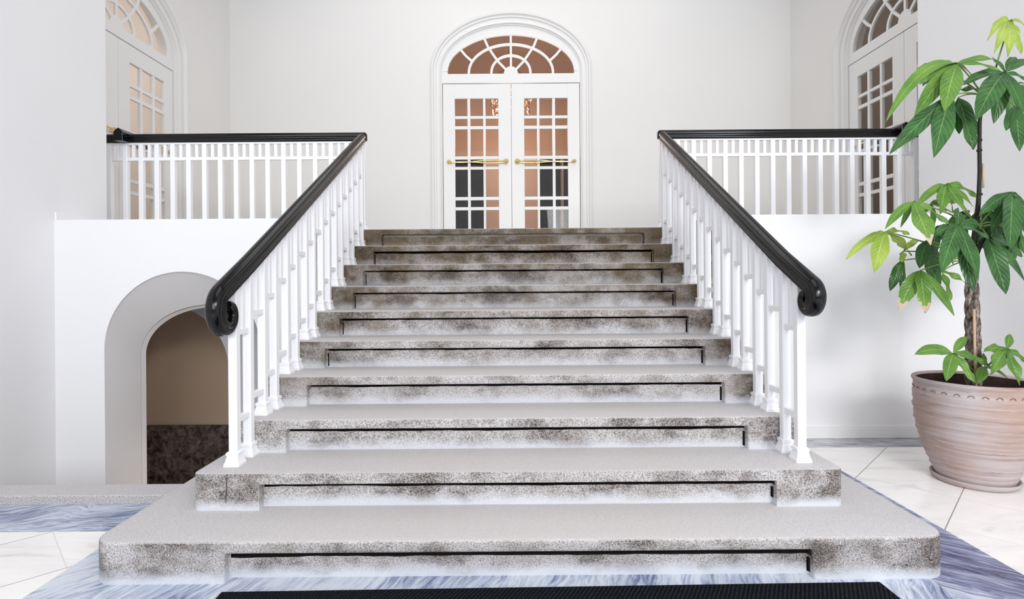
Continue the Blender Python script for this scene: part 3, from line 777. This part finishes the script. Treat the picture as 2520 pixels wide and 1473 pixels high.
def leaf_mesh(mb, uvs, hub, tip, wd, sag, nrm, mi, brown=False, curl=0.0):
    """one leaflet blade from hub to tip with midrib fold and a bend"""
    d = tip-hub; L = d.length; n = 14
    up = Vector((0,0,1)); ctl = hub+d*.5+up*(sag*L)
    side0 = d.normalized().cross(nrm)
    if side0.length < .05: side0 = Vector((1,0,0))
    side0.normalize()
    wl = random.uniform(-1, 1)*.012
    for i in range(n+1):
        t = i/n; p = hub*(1-t)**2+ctl*(2*t*(1-t))+tip*t*t
        tg = (2*(1-t)*(ctl-hub)+2*t*(tip-ctl)).normalized()
        sd = (side0-tg*side0.dot(tg)).normalized(); nn = sd.cross(tg).normalized()
        if nn.dot(nrm) < 0: nn = -nn
        w = wd*.5*max(.02, (math.sin(math.pi*min(1, (t**.8)))**.85)*(.55+.75*t-.30*t*t)*1.02) if t < 1 else .0005
        if t < .06: w = wd*.04
        for q, u in enumerate((-1, -.5, 0, .5, 1)):
            off = sd*(u*w)+nn*(abs(u)*w*.28-u*u*w*.10+math.sin(t*11+u*2)*wl*abs(u)+curl*w*u*u)
            mb.v.append(tuple(p+off)); uvs.append((.5+u*.5, t))
    b = len(mb.v)-(n+1)*5
    for i in range(n):
        for q in range(4):
            mb.f.append((b+i*5+q, b+i*5+q+1, b+(i+1)*5+q+1, b+(i+1)*5+q)); mb.m.append(2 if brown and i/n > .80+.05*((q*5+i*3) % 4)/3-.04*abs(q-1.5) else mi)
def palmate(hub, tips, origin, mat, dh=0.0, widths=None, brown=(), sag=.12, dtip=-.06):
    """hub and tips in photo pixels; dh is the hub's depth in front (-) of or behind (+) the trunk"""
    H = atl(hub[0], hub[1], PY+dh)
    mb = MB(); uvs = []
    for i, tp in enumerate(tips):
        x, y = tp[0], tp[1]; dz = tp[2] if len(tp) > 2 else dtip+random.uniform(-.05,.05)
        T = atl(x, y, PY+dh+dz); sg = tp[4] if len(tp) > 4 else sag
        L = (T-H).length
        wd = (tp[3] if len(tp) > 3 else .34)*L; wd = min(max(wd, .03), .14)
        d = (T-H).normalized()
        nrm = Vector((random.uniform(-.25,.25), -.85, .55))
        leaf_mesh(mb, uvs, H, T, wd, sg*(.4+1.0*abs(d.x)), nrm, 0, i in brown)
    me = bpy.data.meshes.new('palmate_leaf')
    nl = len(mb.v)
    O = atl(*origin) if len(origin) == 3 else Vector(origin)
    mid = (O+H)*.5+Vector((0,0,.03))
    mb.tube([O*(1-t)**2+mid*(2*t*(1-t))+H*t*t for t in [i/8 for i in range(9)]], [.0055-.0022*i/8 for i in range(9)], 6, 1)
    uvs += [(.5,.5)]*(len(mb.v)-nl)
    o = mb.build('palmate_leaf', [M[mat], M['petiole'], M['leaf_brown']], tree, smooth=True)
    ul = o.data.uv_layers.new(name='UVMap')
    for lp in o.data.loops: ul.data[lp.index].uv = uvs[lp.vertex_index]
    return o
T1 = (2418, 235, PY); T2 = (2404, 560, PY); T3 = (2392, 640, PY-.02); T4 = (2408, 930, PY)
Lf = [
 # upper crown
 ((2488,51), [(2430,100,-.04,.24,.35),(2446,132,-.06,.22,.2),(2480,140,-.08,.24),(2513,132,-.05,.24,.2),(2535,88,.02,.24,.35)], (2440,205,PY), 'leaf_young', .04),
 ((2355,157), [(2179,301,-.10,.13,.30),(2258,168,.05,.14),(2262,207,.06,.30),(2249,292,-.02,.26),(2323,274,-.12,.34),(2458,150,.02,.2),(2462,175,-.04,.22),(2400,200,.08,.3)], T1, 'leaf_mid', -.10),
 ((2340,235), [(2188,380,-.06,.20,.04),(2298,388,-.10,.44)], T1, 'leaf_dark', -.16),
 ((2474,178), [(2369,208,-.05,.24),(2402,296,-.16,.42),(2522,280,-.10,.30),(2530,200,-.02,.3),(2440,140,.10,.3),(2500,140,.08,.3),(2535,150,.06,.3),(2445,305,.02,.4)], (2440,205,PY), 'leaf_dark', -.06),
 ((2358,240), [(2395,368,-.05,.50),(2410,338,.04,.4),(2360,330,.03,.40)], T1, 'leaf_dark', .04),
 ((2430,222), [(2345,226,.06,.16),(2530,222,.06,.16)], T1, 'leaf_dark', .10),
 ((2500,262), [(2475,322,-.02,.46),(2509,373,-.06,.34),(2532,330,-.02,.4)], (2425,225,PY), 'leaf_dark', -.02),
 ((2505,205), [(2447,262,.02,.36),(2478,292,.02,.36),(2536,262,.02,.4),(2530,215,.05,.3)], (2440,205,PY), 'leaf_dark', .08),
 ((2318,172), [(2270,212,.0,.40),(2300,232,.02,.36),(2352,225,.03,.36)], T1, 'leaf_dark', .06),
 # lower crown
 ((2424,515), [(2380,560,.04,.40),(2402,604,.05,.40),(2444,622,.05,.40),(2466,566,.03,.4),(2486,536,.02,.3)], T2, 'leaf_dark', .10),
 ((2305,556), [(2336,604,.04,.42),(2292,642,.03,.36),(2345,650,.06,.4)], T2, 'leaf_dark', .08),
 ((2502,556), [(2488,652,.02,.36),(2532,652,.02,.36),(2458,642,.05,.36)], T2, 'leaf_dark', .06),
 ((2290,500), [(2262,540,.06,.34),(2300,560,.05,.36),(2330,520,.04,.3),(2350,500,.05,.26)], T2, 'leaf_mid', .10),
 ((2329,452), [(2254,508,-.05,.22),(2314,527,-.12,.30),(2374,522,-.12,.26),(2395,508,-.04,.22),(2405,487,.04,.26),(2345,520,.05,.3)], T2, 'leaf_mid', .02),
 ((2247,496), [(2178,563,-.06,.22),(2291,603,-.14,.42),(2334,552,-.06,.24),(2216,560,.05,.24)], T2, 'leaf_mid', -.14),
 ((2178,570), [(2081,638,-.04,.20),(2151,671,-.10,.38),(2138,588,.03,.40),(2237,577,.04,.22),(2222,611,-.02,.30),(2244,629,.05,.3)], T3, 'leaf_young', -.02),
 ((2359,553), [(2291,588,-.04,.30),(2316,668,-.14,.34),(2408,682,-.16,.28),(2394,716,-.12,.30),(2434,588,-.04,.28),(2423,558,.06,.3),(2358,516,.12,.4)], T2, 'leaf_dark', -.20),
 ((2492,474), [(2408,532,-.02,.30),(2485,613,-.18,.42),(2438,572,.04,.34),(2530,540,-.06,.34),(2540,600,.04,.36)], T2, 'leaf_dark', -.12),
 ((2430,580), [(2475,724,-.14,.36),(2524,695,-.08,.32),(2514,632,.02,.4),(2408,622,.06,.4),(2448,640,.05,.4)], T2, 'leaf_dark', -.04),
 ((2265,665), [(2211,764,-.06,.34),(2277,770,-.12,.40),(2349,778,-.08,.34),(2214,724,.06,.30)], T3, 'leaf_mid', -.10),
 ((2280,592), [(2262,660,-.04,.5),(2287,680,-.02,.46),(2304,676,.06,.42),(2308,716,.08,.36)], T3, 'leaf_dark', -.04),
 ((2222,640), [(2190,716,-.02,.36),(2216,726,.04,.3)], T3, 'leaf_dark', .04),
 ((2222,618), [(2219,646,-.02,.6),(2262,590,.03,.3)], T3, 'leaf_young', .02),
 ((2318,668), [(2376,696,-.04,.34),(2340,738,-.02,.36)], T3, 'leaf_mid', .03),
 ((2446,548), [(2467,628,.0,.5),(2526,608,.04,.4),(2400,600,.05,.5),(2430,640,.06,.45)], T2, 'leaf_dark', .10),
 ((2370,520), [(2330,560,.06,.5),(2400,560,.06,.5),(2372,600,.08,.5),(2350,640,.1,.4)], T2, 'leaf_dark', .12),
 # shoots in the pot
 ((2346,869), [(2251,871,-.06,.30),(2328,938,-.10,.40),(2380,828,.04,.36),(2399,942,-.10,.32),(2408,890,.0,.34),(2432,900,.04,.22)], T4, 'leaf_mid', -.16),
 ((2478,858), [(2420,865,-.02,.36),(2487,822,.04,.5),(2438,922,-.08,.38),(2510,948,-.10,.34),(2530,895,-.02,.32)], T4, 'leaf_mid', -.14),
 ((2424,902), [(2407,943,-.06,.5),(2482,932,.02,.22),(2420,868,.04,.3)], T4, 'leaf_mid', -.08),
]
for i, (hub, tips, org, mat, dh) in enumerate(Lf):
    palmate(hub, tips, org, mat, dh, brown=(0, 1) if hub == (2265,665) else (1,) if hub == (2247,496) else ())
